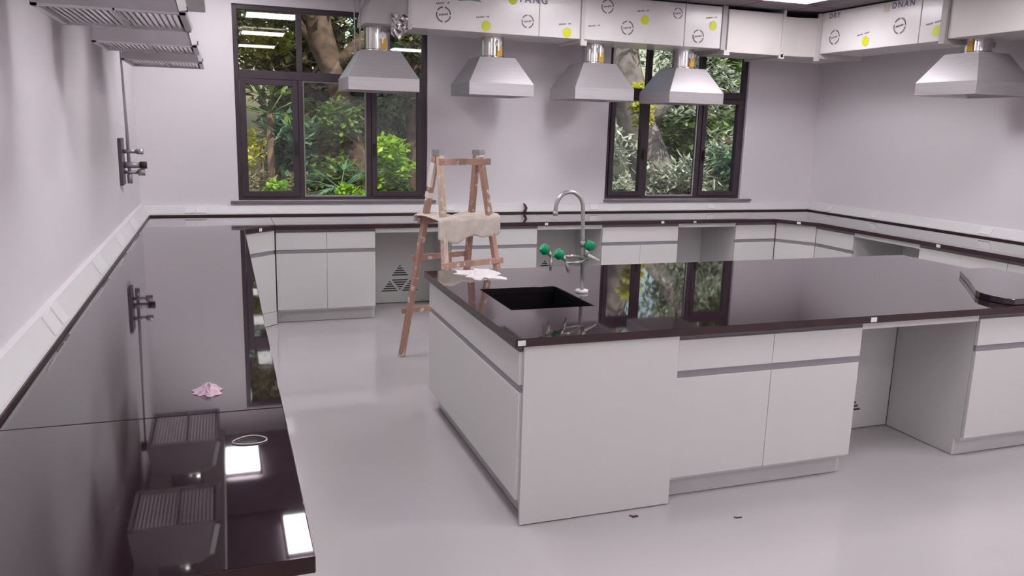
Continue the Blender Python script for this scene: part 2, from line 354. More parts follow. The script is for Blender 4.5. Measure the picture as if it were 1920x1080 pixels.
# ------------------------------------------------------------------ base cabinets
NCAB = [0]
def cabinet(name, label, loc, rz, w, depth=.66, cols=2, dcols=None, full=False, plinth=True, hollow=False, group=None):
    t = empty(name, loc, rz, local=True, label=label, cat='cabinet', group=group)
    dcols = dcols or cols
    c = MB()
    if hollow:
        c.box(.001, .018, .022, depth, .10, .812).box(w - .018, w - .001, .022, depth, .10, .812).box(.018, w - .018, .022, depth, .10, .118).box(.018, w - .018, depth - .012, depth, .118, .812).box(.018, w - .018, .022, .034, .118, .812)
    else: c.box(.001, w - .001, .022, depth, .10, .812)
    # side gables reach the floor behind the toe recess
    c.box(.001, .018, .062, depth, .004, .10).box(w - .018, w - .001, .062, depth, .004, .10)
    c.build('carcass', 'cab', t)
    MB().box(.018, w - .018, .060, .075, .004, .105).build('plinth', 'cabg', t)
    MB().box(.018, w - .018, .066, .080, .0, .005).build('plinth_seal', 'dark', t)
    MB().box(.002, w - .002, .006, .0215, .603, .642).build('handle_channel', 'groove', t)
    MB().box(.002, w - .002, .010, .0215, .784, .812).build('shadow_strip', 'shade', t)  # grey strip paints in the shade of the gap below the worktop
    g = .0012
    for i in range(dcols):
        MB().box(w * i / dcols + g, w * (i + 1) / dcols - g, 0, .020, .640, .785).build('drawer_front', 'cab', t, bevel=.002)
    for i in range(cols):
        MB().box(w * i / cols + g, w * (i + 1) / cols - g, 0, .020, .120, .606).build('door', 'cab', t, bevel=.002)
    return t
def vent(t, pts, n, x0, yy, fac=1):
    """triangle of slots: pts = (apex x, apex z, base half width, base z)"""
    ax, az, hw, bz = pts; m = MB()
    for i in range(n):
        k = (i + .5) / n; z = az + (bz - az) * k; h = hw * k
        m.box(ax - h, ax + h, yy - .0015, yy + .001, z - abs(bz - az) / n * .28, z + abs(bz - az) / n * .28)
    m.build('vent_slots', 'slot', t)  # raised dark bars, their colour standing in for shade inside the slots
def kneehole(label, loc, rz, w, back, vents=True):
    """open knee space: loc = front left base; back = distance to the panel"""
    t = empty('kneehole_panel', loc, rz, local=True, label=label, cat='panel')
    MB().box(-.004, w + .004, back, back + .018, .006, .812).build('back_panel', 'cab', t)
    MB().box(.002, w - .002, .006, .024, .772, .812).build('front_rail', 'cab', t, bevel=.002)
    if vents:
        c = w * .5; yy = back
        for sx in (-.10, .10): vent(t, (c + sx, .222, .085, .112), 5, 0, yy)
        vent(t, (c, .375, .085, .265), 5, 0, yy); vent(t, (c, .128, .085, .238), 5, 0, yy)
    return t
YF = 6.950
cabinet('base_cabinet', 'white base cabinet under the left window, two doors and two drawers', (0.392, YF, 0), 0, .836)
kneehole('white vented kneehole panel below the back worktop, left of the ladder', (1.228, YF, 0), 0, .69, .62)
cabinet('base_cabinet', 'white base cabinet on the back wall behind the wooden ladder', (1.918, YF, 0), 0, .825, dcols=1)
kneehole('shaded white kneehole panel seen behind the green tap handles', (2.743, YF, 0), 0, .674, .62)
cabinet('base_cabinet', 'white base cabinet on the back wall between two open kneeholes', (3.417, YF, 0), 0, .837, dcols=1)
kneehole('white kneehole panel right of centre below the right window', (4.254, YF, 0), 0, .672, .62)
cabinet('base_cabinet', 'narrow white base cabinet on the back wall next to the right corner', (4.926, YF, 0), 0, .487, cols=1)
def corner(label, a, b, poly):
    """diagonal corner unit: front from a to b"""
    d = Vector((b[0] - a[0], b[1] - a[1], 0)); w = d.length; rz = math.atan2(d.y, d.x)
    t = empty('corner_cabinet', (a[0], a[1], 0), rz, local=True, label=label, cat='cabinet')
    iv = Matrix.Rotation(-rz, 3, 'Z')
    pl = [iv @ Vector((p[0] - a[0], p[1] - a[1], 0)) for p in poly]
    MB().prism([(p.x, p.y) for p in pl], .10, .812).build('carcass', 'cab', t)
    MB().box(.004, w - .004, .006, .021, .603, .642).build('handle_channel', 'groove', t)
    MB().box(.004, w - .004, -.004, .012, .006, .118).build('plinth', 'cab', t)
    MB().box(.004, w - .004, .0, .012, 0, .006).build('plinth_seal', 'dark', t)
    MB().box(.003, w - .003, 0, .020, .640, .806).build('drawer_front', 'cab', t, bevel=.002)
    MB().box(.003, w - .003, 0, .020, .120, .606).build('door', 'cab', t, bevel=.002)
corner('slim diagonal white corner cabinet where the left worktop meets the back', (0.118, 6.705), (0.386, 6.950), [(.135, 6.75), (.375, 6.975), (.375, 7.60), (-.55, 7.60), (-.55, 6.75)])
corner('diagonal white corner cabinet where the back worktop turns right', (5.418, 6.948), (5.632, 6.588), [(5.45, 6.94), (5.65, 6.60), (6.30, 6.60), (6.30, 7.60), (5.45, 7.60)])
XFR = 5.632
cabinet('base_cabinet', 'narrow white base cabinet on the right wall next to the corner cabinet', (XFR, 6.586, 0), -PI / 2, .518, cols=1)
kneehole('white kneehole panel below the right worktop', (XFR, 6.068, 0), -PI / 2, .778, .62, False)
cabinet('base_cabinet', 'white base cabinet on the right wall seen just over the island', (XFR, 5.290, 0), -PI / 2, .84)
cabinet('base_cabinet', 'white base cabinet on the right wall at the edge of the picture', (XFR, 4.449, 0), -PI / 2, .84)
for i in range(5):
    w = (6.70 - 1.55) / 5
    cabinet('base_cabinet', 'white base cabinet hidden below the left worktop, facing the island', (0.114, 1.55 + i * w, 0), PI / 2, w - .002, group='cabinets below the left worktop')
# island units
cabinet('sink_cabinet', 'wide white sink cabinet forming the left end of the island', (1.135, 4.600, 0), -PI / 2, 1.565, depth=.735, cols=1, hollow=True)
ep = tag(MB().box(1.153, 1.893, 3.020, 3.036, .006, .812).build('end_panel', 'cab', bevel=.0015), 'plain full-height white panel at the near left corner of the island', 'panel')
cabinet('island_cabinet', 'white island cabinet at centre front, two drawers over two doors', (1.896, 3.040, 0), 0, 1.046, depth=.53)
kneehole('white panel with a triangular vent at the back of the island kneehole', (2.942, 3.040, 0), 0, .772, .537)
cabinet('island_cabinet', 'white island cabinet right of the open kneehole, cut by the frame', (3.716, 3.040, 0), 0, 1.02, depth=.53)
for i in range(3):
    cabinet('island_cabinet', 'white island cabinet facing the back wall, hidden from the front', (4.736 - i * .94, 4.590, 0), PI, .938, depth=.66, group='cabinets on the far side of the island')

# ------------------------------------------------------------------ trunking with sockets
ZU = ZT + .014
def trunk(name, label, prof, a0, a1, axis):
    t = empty(name, (0, 0, 0), label=label, cat='trunking')
    MB().prism(prof, a0, a1, axis).build('channel', 'trunk', t, bevel=.003)
    return t
tl = trunk('cable_trunking', 'sloped white cable trunking along the left wall above the worktop', [(XW, ZU), (XL - .002, ZU), (XL - .006, ZU + .012), (XL - .052, ZU + .095), (XW, ZU + .105)], 1.52, YB - .01, 'y')
tb = trunk('cable_trunking', 'white cable trunking along the back wall below both windows', [(YB + .004, ZU), (YW, ZU), (YW, .945), (YB + .045, .938), (YB + .006, ZU + .012)], XW + .002, XE - .002, 'x')
tr = trunk('cable_trunking', 'white cable trunking along the right wall above the worktop', [(XR + .002, ZU), (XE, ZU), (XE, .955), (XR + .05, .945), (XR + .006, ZU + .012)], 1.6, YB - .01, 'y')
sl = math.atan2(.083, -.046)
def plate_left(y0, y1):
    a = (XL - .006, ZU + .012); c = (XL - .052, ZU + .095)
    n = Vector((.083, 0, .046)).normalized() * .008; e = .06
    pts = []
    p0 = Vector((a[0], 0, a[1])).lerp(Vector((c[0], 0, c[1])), e); p1 = Vector((a[0], 0, a[1])).lerp(Vector((c[0], 0, c[1])), 1 - e)
    MB().prism([(p.x, p.z) for p in (p0, p0 + n, p1 + n, p1)], y0, y1, 'y').build('socket_plate', 'plate', tl, bevel=.002)
for y0, y1 in ((2.10, 2.2), (3.36, 3.50), (3.53, 3.64), (4.64, 4.90), (5.62, 5.84), (6.45, 6.75)): plate_left(y0, y1)
def plate_back(x0, x1):
    a = Vector((0, YB + .006, ZU + .012)); c = Vector((0, YB + .045, .938)); n = Vector((0, -(c.z - a.z), c.y - a.y)).normalized() * .008
    p0 = a.lerp(c, .06); p1 = a.lerp(c, .94)
    MB().prism([(p.y, p.z) for p in (p0, p1, p1 + n, p0 + n)], x0, x1, 'x').build('socket_plate', 'plate', tb, bevel=.002)
for x0, x1 in ((-.335, -.25), (-.24, -.155), (2.05, 2.14), (3.62, 3.71), (5.05, 5.14)): plate_back(x0, x1)
for y0, y1 in ((7.28, 7.36), (6.60, 6.70), (5.26, 5.38), (4.1, 4.2)):
    a = Vector((XR + .006, 0, ZU + .012)); c = Vector((XR + .05, 0, .945)); n = Vector((-(c.z - a.z), 0, c.x - a.x)).normalized() * .008
    p0 = a.lerp(c, .06); p1 = a.lerp(c, .94)
    MB().prism([(p.x, p.z) for p in (p0, p1, p1 + n, p0 + n)], y0, y1, 'y').build('socket_plate', 'plate', tr, bevel=.002)
tag(MB().tube([(2.868, 7.655, .868), (2.882, 7.650, .885), (2.890, 7.648, .905), (2.880, 7.660, .93), (2.868, 7.675, .95)], [.012, .014, .014, .012, .008], 10).build('cable_stub', 'brown'),
    'short curved dark brown cable stub against the back trunking', 'cable')
# small white stickers on the worktop edges
def sticker(label, c, n, w=.03, h=.02):
    n = Vector(n).normalized(); x = Vector((0, 0, 1)).cross(n); m = MB(); c = Vector(c)
    a, bq = x * w / 2, Vector((0, 0, h / 2)); e = n * .003
    m.v = [tuple(p) for p in (c - a - bq, c + a - bq, c + a + bq, c - a + bq, c - a - bq + e, c + a - bq + e, c + a + bq + e, c - a + bq + e)]
    m.f = [[3, 2, 1, 0], [4, 5, 6, 7], [0, 1, 5, 4], [1, 2, 6, 5], [2, 3, 7, 6], [3, 0, 4, 7]]; m.sm = [False] * 6
    o = m.build('edge_sticker', 'plate'); tag(o, label, 'sticker')
zs = ZT - .019
sticker('small white sticker on the near left corner of the island worktop edge', (1.134, IY0, zs), (0, -1, 0), .034, .022)
sticker('small white sticker on the island worktop edge above the kneehole', (2.968, IY0, zs), (0, -1, 0), .036, .022)
sticker('tiny white sticker on the worktop edge in the left corner', (.268, 6.8145, zs), (.245 * -1 * -.9, -.266, 0), .028, .026)
sticker('tiny white sticker on the back worktop edge right of the ladder', (2.822, 6.925, zs), (0, -1, 0), .032, .022)
sticker('tiny white sticker on the back worktop edge above the middle cabinet', (4.052, 6.9205, zs), (0, -1, 0), .032, .022)
sticker('tiny white sticker on the back worktop edge above the kneehole right of centre', (4.416, 6.919, zs), (0, -1, 0), .03, .018)
sticker('tiny white sticker on the slanting worktop edge in the right corner', (5.5, 6.7015, zs), (-.375, -.245, 0), .036, .022)
sticker('tiny white sticker on the right worktop edge above the far cabinet', (5.605, 5.074, zs), (-1, 0, 0), .04, .024)

# ------------------------------------------------------------------ exhaust duct and hoods
D0, D1, DZ0, DZ1 = 6.90, 7.40, 2.50, 2.885       # back run front, back, bottom, top
dt = empty('exhaust_duct', (3.5, 7.1, DZ0), label='L-shaped film-wrapped ventilation duct hung below the ceiling over the hoods', cat='duct')
sA = MB().box(1.53, 3.07, D0, D1, DZ0, DZ1).build('duct_section', 'film', dt, bevel=.004)
sB = MB().box(3.11, 4.54, D0, D1, DZ0, DZ1).build('duct_section', 'film', dt, bevel=.004)
sC = MB().box(4.60, 5.22, D0 - .03, D1, DZ0 - .03, DZ1 - .02).build('duct_section', 'duct', dt, bevel=.004)
sD = MB().prism([(5.23, D0 - .03), (5.40, D0 - .04), (5.61, D0 - .10), (6.11, D0 - .10), (6.11, D1), (5.23, D1)], DZ0 - .03, DZ1 - .045).build('duct_elbow', 'duct', dt, bevel=.004)
sE = MB().box(5.61, 6.11, 5.32, 6.77, DZ0, DZ1).build('duct_section', 'film', dt, bevel=.004)
sF = MB().box(5.60, 6.12, 2.2, 5.25, DZ0 + .01, DZ1).build('duct_section', 'duct', dt, bevel=.004)
def flange_x(x, w=.035, e=.022, m='duct', z0=DZ0, z1=DZ1):
    MB().box(x - w / 2, x + w / 2, D0 - e, D1 + e, z0 - e, min(z1 + e, ZC - .002)).build('duct_flange', m, dt, bevel=.003)
flange_x(3.09); flange_x(4.57, .055, .012, 'ductl'); flange_x(5.225, .03, .05, 'duct'); flange_x(1.515, .03, .015, 'duct')
MB().box(5.585, 6.135, 6.775, 6.82, DZ0 - .045, DZ1).build('duct_flange', 'duct', dt, bevel=.003)
MB().box(5.575, 6.145, 5.255, 5.315, DZ0 - .03, DZ1).build('duct_flange', 'ductl', dt, bevel=.003)
for (x, o) in ((3.09, sA), (4.59, sC), (5.225, sC)):
    MB().box(x - .03, x + .03, D0 - .05, D0 - .02, DZ0 - .06, DZ0 - .015).build('corner_bracket', 'duct', dt, bevel=.003)
MB().box(5.575, 5.60, 6.76, 6.82, DZ0 - .07, DZ0 - .02).build('corner_bracket', 'duct', dt, bevel=.003)
# end elbow turning down into the first hood
el = [(1.15, 2.515)] + [(1.50 - .35 * math.cos(a), 2.53 + .355 * math.sin(a)) for a in [i * PI / 2 / 8 for i in range(9)]] + [(1.50, 2.515)]
MB().prism(el[::-1], D0 + .0, D1 - .05, 'y').build('duct_elbow', 'ductl', dt, bevel=.003)
# folded film flap hanging from the elbow
MB().grid(lambda a, c: (1.36 + .17 * a, D0 - .012 - .02 * math.sin(9 * a + 5 * c), 2.50 + .10 - (.05 + .16 * (1 - abs(a - .3))) * c), 6, 5, False).build('torn_film', 'pipe', dt, solid=.002)
# printed marks on the film; each a thin decal (face normal n, right r)
def decal_ring(o, c, r, u, n, R):
    m = MB(); c = Vector(c) + Vector(n) * .003; r = Vector(r); u = Vector(u)
    segs = [(0, 80), (95, 150), (165, 262), (280, 350)]
    for a0, a1 in segs:
        st = 8
        for k in range(st):
            t0 = math.radians(a0 + (a1 - a0) * k / st); t1 = math.radians(a0 + (a1 - a0) * (k + 1) / st)
            e = lambda t, q: c + r * (q * math.cos(t)) + u * (q * math.sin(t))
            m.face([e(t0, R * .82), e(t0, R), e(t1, R), e(t1, R * .82)][::-1])
    q = .06 * R
    for k in range(6):
        x = -.62 * R + k * .21 * R
        p = c + r * x + u * (.1 * R * (k - 2.5) * .3)
        m.face([p - u * q * 2, p + r * .14 * R - u * q * 2, p + r * .14 * R + u * q * 2, p + u * q * 2])
    m.build('printed_ring', 'ink', o)
def decal_dot(o, c, r, u, n, R, mt='yellow'):
    m = MB(); c = Vector(c) + Vector(n) * .003; r = Vector(r); u = Vector(u)
    m.face([c + r * (R * math.cos(k * PI / 12)) + u * (R * math.sin(k * PI / 12)) for k in range(24)]); m.build('printed_dot', mt, o)
def decal_bar(o, c, r, u, n, w, mt='ink'):
    m = MB(); c = Vector(c) + Vector(n) * .003; r = Vector(r); u = Vector(u); x = -w / 2; k = 0
    rr = (r + u * .12).normalized()
    while x < w / 2:
        l = (.010, .014, .008, .012)[k % 4]
        if k % 7 != 5:
            p = c + rr * x; m.face([p - u * .006, p + rr * l - u * .006, p + rr * l + u * .006, p + u * .006])
        x += l + .004; k += 1
    m.build('printed_caption', mt, o)['kind'] = 'stuff'
def decal_text(o, txt, c, r, u, n, h, mt='inkb'):
    cu = bpy.data.curves.new('lettering', 'FONT'); cu.body = txt; cu.size = h * 1.4; cu.align_x = 'LEFT'; cu.space_character = 1.35; cu.offset = .002
    tmp = bpy.data.objects.new('lettering_curve', cu); COL.objects.link(tmp)
    dg = bpy.context.evaluated_depsgraph_get(); dg.update()
    me = bpy.data.meshes.new_from_object(tmp.evaluated_get(dg)); bpy.data.objects.remove(tmp)
    c = Vector(c) + Vector(n) * .003; r = Vector(r); u = Vector(u); off = Vector(WORLD[o.name])
    for v in me.vertices: v.co = c + r * v.co.x + u * v.co.y - off
    me.materials.clear(); me.materials.append(M[mt])
    q = bpy.data.objects.new('lettering', me); COL.objects.link(q); q.parent = o
rx, ux, nx = (1, 0, 0), (0, 0, 1), (0, -1, 0)
for x, z, R, o in ((1.806, 2.623, .066, sA), (2.565, 2.618, .058, sA), (3.33, 2.798, .062, sB), (3.54, 2.627, .064, sB), (4.058, 2.79, .05, sB), (4.292, 2.599, .062, sB)): decal_ring(o, (x, D0, z), rx, ux, nx, R)
for x, z, o in ((2.185, 2.557, sA), (2.422, 2.79, sA), (2.944, 2.548, sA), (3.716, 2.709, sB), (4.447, 2.706, sB)): decal_dot(o, (x, D0, z), rx, ux, nx, .043)
for x, z, o in ((2.154, 2.627, sA), (2.92, 2.62, sA), (3.207, 2.624, sB), (3.694, 2.787, sB), (4.424, 2.777, sB), (1.80, 2.715, sA)): decal_bar(o, (x, D0, z), rx, ux, nx, .12)
decal_text(sA, 'YANG', (2.47, D0, 2.775), rx, ux, nx, .06)
m = MB()     # green mountain-like mark
for a in ((1.93, 2.74, 2.00, 2.80, 2.04, 2.755), (2.02, 2.755, 2.07, 2.82, 2.14, 2.745)): m.face([(a[0], D0 - .003, a[1]), (a[4], D0 - .003, a[5]), (a[2], D0 - .003, a[3])])
m.build('printed_peaks', 'inkg', sA)
for x, o in ((2.675, sA), (4.141, sB)): MB().box(x - .004, x + .004, D0 - .004, D0 + .002, DZ0, DZ1).build('film_seam', 'ductl', o)
ry, ny = (0, -1, 0), (-1, 0, 0)
for y, z, R in ((6.582, 2.642, .07), (5.779, 2.665, .07)): decal_ring(sE, (5.61, y, z), ry, ux, ny, R)
for y, z in ((6.168, 2.571), (5.371, 2.583)): decal_dot(sE, (5.61, y, z), ry, ux, ny, .044)
for y, z in ((6.211, 2.637), (5.42, 2.651)): decal_bar(sE, (5.61, y, z), ry, ux, ny, .14)
decal_text(sE, 'DRY', (5.61, 6.68, 2.825), ry, ux, ny, .046); decal_text(sE, 'DNAN', (5.61, 5.89, 2.82), ry, ux, ny, .052)
for y in (6.783, 5.97):
    p = MB(); p.face([(5.607, y + .02, 2.80), (5.607, y - .05, 2.80), (5.607, y - .05, 2.86), (5.607, y + .02, 2.86)]); p.build('printed_square', 'orange' if False else 'sheet', sE)
MB().box(5.606, 5.612, 5.554, 5.562, DZ0, DZ1).build('film_seam', 'ductl', sE)

def hood(label, x, y, z, rz=0, pipe_top=2.5):
    """canopy hood centred on local origin, 0.6 x 0.6; z = lower rim"""
    t = empty('canopy_hood', (x, y, z), rz, local=True, label=label, cat='hood')
    h = .30; k = .105; top = .335
    R = lambda r, z: [(-r, -r, z), (r, -r, z), (r, r, z), (-r, r, z)]
    m = MB(); rings = [R(h - .02, .02), R(h - .004, 0), R(h, 0), R(h, k), R(.165, top)]
    for q in rings: m.v += q
    for i in range(len(rings) - 1):
        for a in range(4):
            c = (a + 1) % 4; m.f.append([i * 4 + a, i * 4 + c, i * 4 + 4 + c, i * 4 + 4 + a]); m.sm.append(False)
    e = len(rings) * 4 - 4; m.f.append([e, e + 1, e + 2, e + 3]); m.sm.append(False)
    m.build('canopy', 'steel', t, bevel=.004)
    # inner skin, seen from below
    q = MB(); q.frustum((-h + .02, h - .02, -h + .02, h - .02), .02, (-.16, .16, -.16, .16), top - .01); q.f.pop(0); q.sm.pop(0); q.build('inner_skin', 'steel', t)
    MB().tube([(0, 0, top), (0, 0, pipe_top - z)], .105, 24, caps=False).build('duct_pipe', 'pipe', t)
    MB().tube([(0, 0, top), (0, 0, top + .018)], .115, 24).build('pipe_collar', 'pipe', t)
    d = MB().box(.005, .055, -.122, -.106, top + .012, top + .105).build('damper_tag', 'orange', t, bevel=.003)
    MB().tube([(.022, -.123, top + .125), (.022, -.105, top + .125)], .03, 14).build('damper_dial', 'plate', t)
    MB().box(.012, .024, -.128, -.122, top + .06, top + .16).build('damper_lever', 'pipe', t)
    return t
hoods = [(1.303, 'stainless canopy hood in front of the left window, first from the left'), (2.343, 'stainless canopy hood hanging right of the left window, before bare wall'),
         (3.347, 'stainless canopy hood at the left edge of the right window'), (4.325, 'stainless canopy hood hanging in front of the middle of the right window')]
for i, (x, lab) in enumerate(hoods):
    t = hood(lab, x, 7.20, 1.978, 0, 2.515)
    if i == 0:
        for dx in (-.20, -.155): MB().tube([(dx, -.02, .30), (dx, -.02, ZC - 1.978)], .006, 8).build('hanger_rod', 'ductl', t)
hood('stainless canopy hood on the right wall below the film-wrapped duct', 5.85, 5.17, 2.06, -PI / 2, 2.512)
hood('stainless canopy hood on the right wall cut off by the frame edge', 5.85, 4.12, 2.06, -PI / 2, 2.512)

# left wall: duct with slatted hoods under it
ld = empty('wall_duct', (-.38, 5, 2.52), label='grey rectangular duct high along the left wall above the slatted hoods', cat='duct')
MB().box(-.56, -.075, 1.2, 6.60, 2.47, ZC - .002).build('duct_body', 'ductl', ld, bevel=.004)
def slat_hood(label, y0, y1):
    t = empty('slatted_hood', (-.30, (y0 + y1) / 2, 2.03), label=label, cat='hood')
    x0, x1 = -.522, -.092; zb_ = 2.03
    m = MB()
    pr = [(x0, 2.03), (x1, 2.03), (x1 - .035, 2.195), (x1 - .10, 2.235), (x0 + .03, 2.235)]
    n = len(pr); m.v = [(p[0], y0, p[1]) for p in pr] + [(p[0], y1, p[1]) for p in pr]
    m.f = [list(range(n)), [n + i for i in reversed(range(n))]] + [[n + i, n + (i + 1) % n, (i + 1) % n, i] for i in range(1, n)]; m.sm = [False] * len(m.f)
    m.build('casing', 'casing', t, solid=.004)
    q = MB(); w = .018
    q.box(x0, x1, y0, y0 + w, 2.023, 2.040).box(x0, x1, y1 - w, y1, 2.023, 2.040).box(x0, x0 + w, y0, y1, 2.023, 2.040).box(x1 - w, x1, y0, y1, 2.023, 2.040)
    xm = x0 + .225; q.box(xm - .003, xm + .003, y0, y1, 2.022, 2.040)
    q.build('filter_frame', 'steel', t)
    N = 20
    for i in range(N):
        x = x0 + w + .012 + (x1 - x0 - 2 * w - .012) * i / N
        s_ = MB(); s_.bar((x, y0 + w, 2.035), (x, y1 - w, 2.035), .017, .004, (.35, 0, 1)); s_.build('filter_slat', 'slat', t)
    MB().box(x0 + .01, x1 - .02, y0 + .01, y1 - .01, 2.060, 2.065).build('filter_backing', 'slat', t)
    # folded edge strips on the aisle side, coloured white for the light they catch
    for y in (y0 - .005, y1 + .005): MB().bar((x1 - .006, y, 2.035), (x1 - .041, y, 2.195), .024, .006, (0, 1, 0)).build('edge_strip', 'plate', t)
    MB().tube([(x1 - .02, y0 + .03, 2.045), (x1 + .008, y0 + .03, 2.045)], .009, 10).build('latch', 'blackcap', t)
    MB().tube([(-.31, (y0 + y1) / 2, 2.23), (-.31, (y0 + y1) / 2, 2.472)], .10, 20).build('duct_pipe', 'pipe', t)
slat_hood('grey steel hood with slatted underside high on the left wall, nearest the camera', 2.85, 3.40)
slat_hood('grey steel hood with slatted underside on the left wall, middle of three', 4.09, 4.57)
slat_hood('grey steel hood with slatted underside on the left wall, nearest the back wall', 5.24, 5.84)

# ------------------------------------------------------------------ gas valve on the left wall
gv = empty('gas_valve', (XW + .02, 6.40, 1.38), label='dark plate with three small gas valves and a thin riser pipe, left wall', cat='valve')
MB().box(XW, XW + .024, 6.31, 6.49, 1.225, 1.555).build('back_plate', 'plumgrey', gv, bevel=.004)
pp = MB().tube([(-.632, 6.40, 1.25), (-.632, 6.40, 1.545), (-.640, 6.40, 2.1), (-.645, 6.40, 2.50)], [.011, .011, .007, .007], 10).build('riser_pipe', 'brass', gv)
MB().tube([(-.632, 6.40, 1.235), (-.632, 6.40, 1.30)], .017, 12).build('pipe_end', 'brass', gv)
for z, xk, cap, rr, rc in ((1.462, -.578, 'tap', .014, .020), (1.366, -.56, 'blackcap', .022, .026), (1.315, -.575, 'brass', .012, .024)):
    v = MB().tube([(XW + .024, 6.40, z), (-.632, 6.40, z), (xk, 6.40, z)], rr, 12).build('valve_body', 'brass', gv)
    MB().tube([(xk, 6.40, z), (xk + .045, 6.40, z)], rc, 12).build('valve_cap', cap, v)
MB().box(-.675, -.615, 6.37, 6.43, 2.44, 2.50).build('junction_block', 'blackcap', gv, bevel=.004)

# ------------------------------------------------------------------ laboratory tap on the island
tp = empty('laboratory_tap', (1.782, 3.84, ZT), label='tall grey gooseneck laboratory tap with three green handles on the island', cat='tap')
MB().tube([(1.782, 3.84, ZT), (1.782, 3.84, ZT + .014), (1.782, 3.84, ZT + .014)], [.034, .034, .02], 20).build('base_flange', 'plate', tp)
arch = [(1.782, 3.84, .86), (1.779, 3.84, 1.05), (1.768, 3.84, 1.29)]
cx_, cz_, ra = 1.690, 1.300, .077
arch += [(cx_ + ra * math.cos(a), 3.84, cz_ + (ra + .008) * math.sin(a)) for a in [PI * k / 14 for k in range(15)]] + [(1.613, 3.84, 1.268)]
MB().tube(arch, .0105, 14).build('gooseneck', 'tap', tp)
MB().tube([(1.613, 3.84, 1.262), (1.613, 3.84, 1.285)], .0135, 12).build('spout_nozzle', 'tap', tp)
MB().tube([(1.777, 3.84, 1.095), (1.776, 3.84, 1.125)], .0145, 12).build('swivel_nut', 'brass', tp)
MB().tube([(1.780, 3.84, 1.03), (1.74, 3.82, 1.048), (1.70, 3.80, 1.055), (1.665, 3.79, 1.052)], .008, 10).build('branch_pipe', 'tap', tp)
MB().tube([(1.665, 3.79, 1.052), (1.62, 3.79, 1.056), (1.57, 3.79, 1.060)], .007, 10).build('branch_pipe', 'tap', tp)
MB().tube([(1.665, 3.785, 1.020), (1.74, 3.80, 1.020), (1.80, 3.82, 1.030)], .007, 10).build('branch_pipe', 'tap', tp)
def knob(c, d, nozzle):
    c = Vector(c); d = Vector(d).normalized()
    b = MB().tube([c + d * .045, c], [.010, .013], 12).build('valve_body', 'tap', tp)
    m = MB(); x = d.cross(Vector((0, 1, 0))).normalized(); 
    m.tube([c - d * .044, c - d * .039, c - d * .008, c], [.019, .026, .028, .021], 8); m.build('green_handle', 'green', b)
    if nozzle:
        n = Vector(nozzle); MB().tube([c + d * .03, n.lerp(c + d * .03, .5), n], [.010, .009, .006], 10).build('outlet_nozzle', 'tapw' if n.x > 1.8 else 'tap', b)
knob((1.555, 3.79, 1.082), (.75, .1, -.65), (1.572, 3.78, .985))
knob((1.636, 3.79, 1.056), (.75, .1, -.55), (1.674, 3.78, .972))
knob((1.800, 3.82, 1.086), (-.3, .1, -.95), (1.862, 3.81, 1.022))

# ------------------------------------------------------------------ wooden step ladder
TZ, TS, TWT, TWB = 1.506, .327, .341, .534
ldr = empty('step_ladder', (1.563, 5.514, 0), .329, local=True, label='paint-splashed wooden A-frame step ladder standing behind the island', cat='ladder')
def LP(sn, k, z): return (k * (TWB / 2 * (1 - z / TZ) + TWT / 2 * z / TZ), sn * TS * (1 - z / TZ), z)
for sn in (1, -1):
    for k in (-1, 1):
        o = .018 * sn
        a = Vector(LP(sn, k, 0)); c = Vector(LP(sn, k, TZ)) + Vector((0, o, .02))
        lg = MB().bar(a, c, .036, .044, (0, 1, 0)).build('leg', 'wood' if sn > 0 or k > 0 else 'wood2', ldr, bevel=.003)
        if (sn, k) == (1, -1):
            p = a.lerp(c, .79); q = a.lerp(c, .815); MB().bar(p, q, .042, .048, (0, 1, 0)).build('paint_splash', 'splat', lg)
            p = a.lerp(c, .84); q = a.lerp(c, .95); MB().bar(p + Vector((-.012, 0, 0)), q + Vector((-.012, 0, 0)), .018, .046, (0, 1, 0)).build('paint_splash', 'splat', lg)
        if (sn, k) == (-1, 1):
            p = a.lerp(c, .975); q = a.lerp(c, 1.0); MB().bar(p, q, .042, .048, (0, 1, 0)).build('paint_splash', 'splat', lg)
        MB().bar(a.lerp(c, .985), c + Vector((0, 0, .012)), .046, .05, (0, 1, 0)).build('leg_cap', 'brass', lg)
def rung(sn, z, w=.04, t=.022, ext=.045, m='wood'):
    a = Vector(LP(sn, -1, z)); c = Vector(LP(sn, 1, z)); e = Vector((ext, 0, 0)); yo = Vector((0, sn * .034, 0))
    MB().bar(a - e + yo, c + e + yo, t, w, (0, 0, 1)).build('rung', m, ldr, bevel=.002)
rung(-1, .764); rung(1, .764); rung(1, .36); rung(-1, .36); rung(1, 1.04); rung(-1, 1.04)
top = MB().bar((-.20, -.055, TZ - .045), (.235, -.055, TZ - .045), .022, .045); top.build('top_bar', 'wood', ldr, bevel=.003)
MB().tube([(.205, -.075, TZ - .045), (.205, .06, TZ - .045)], .009, 8).build('hinge_bolt', 'brass', ldr)
MB().tube([(-.17, -.075, TZ - .045), (-.17, .06, TZ - .045)], .009, 8).build('hinge_bolt', 'brass', ldr)
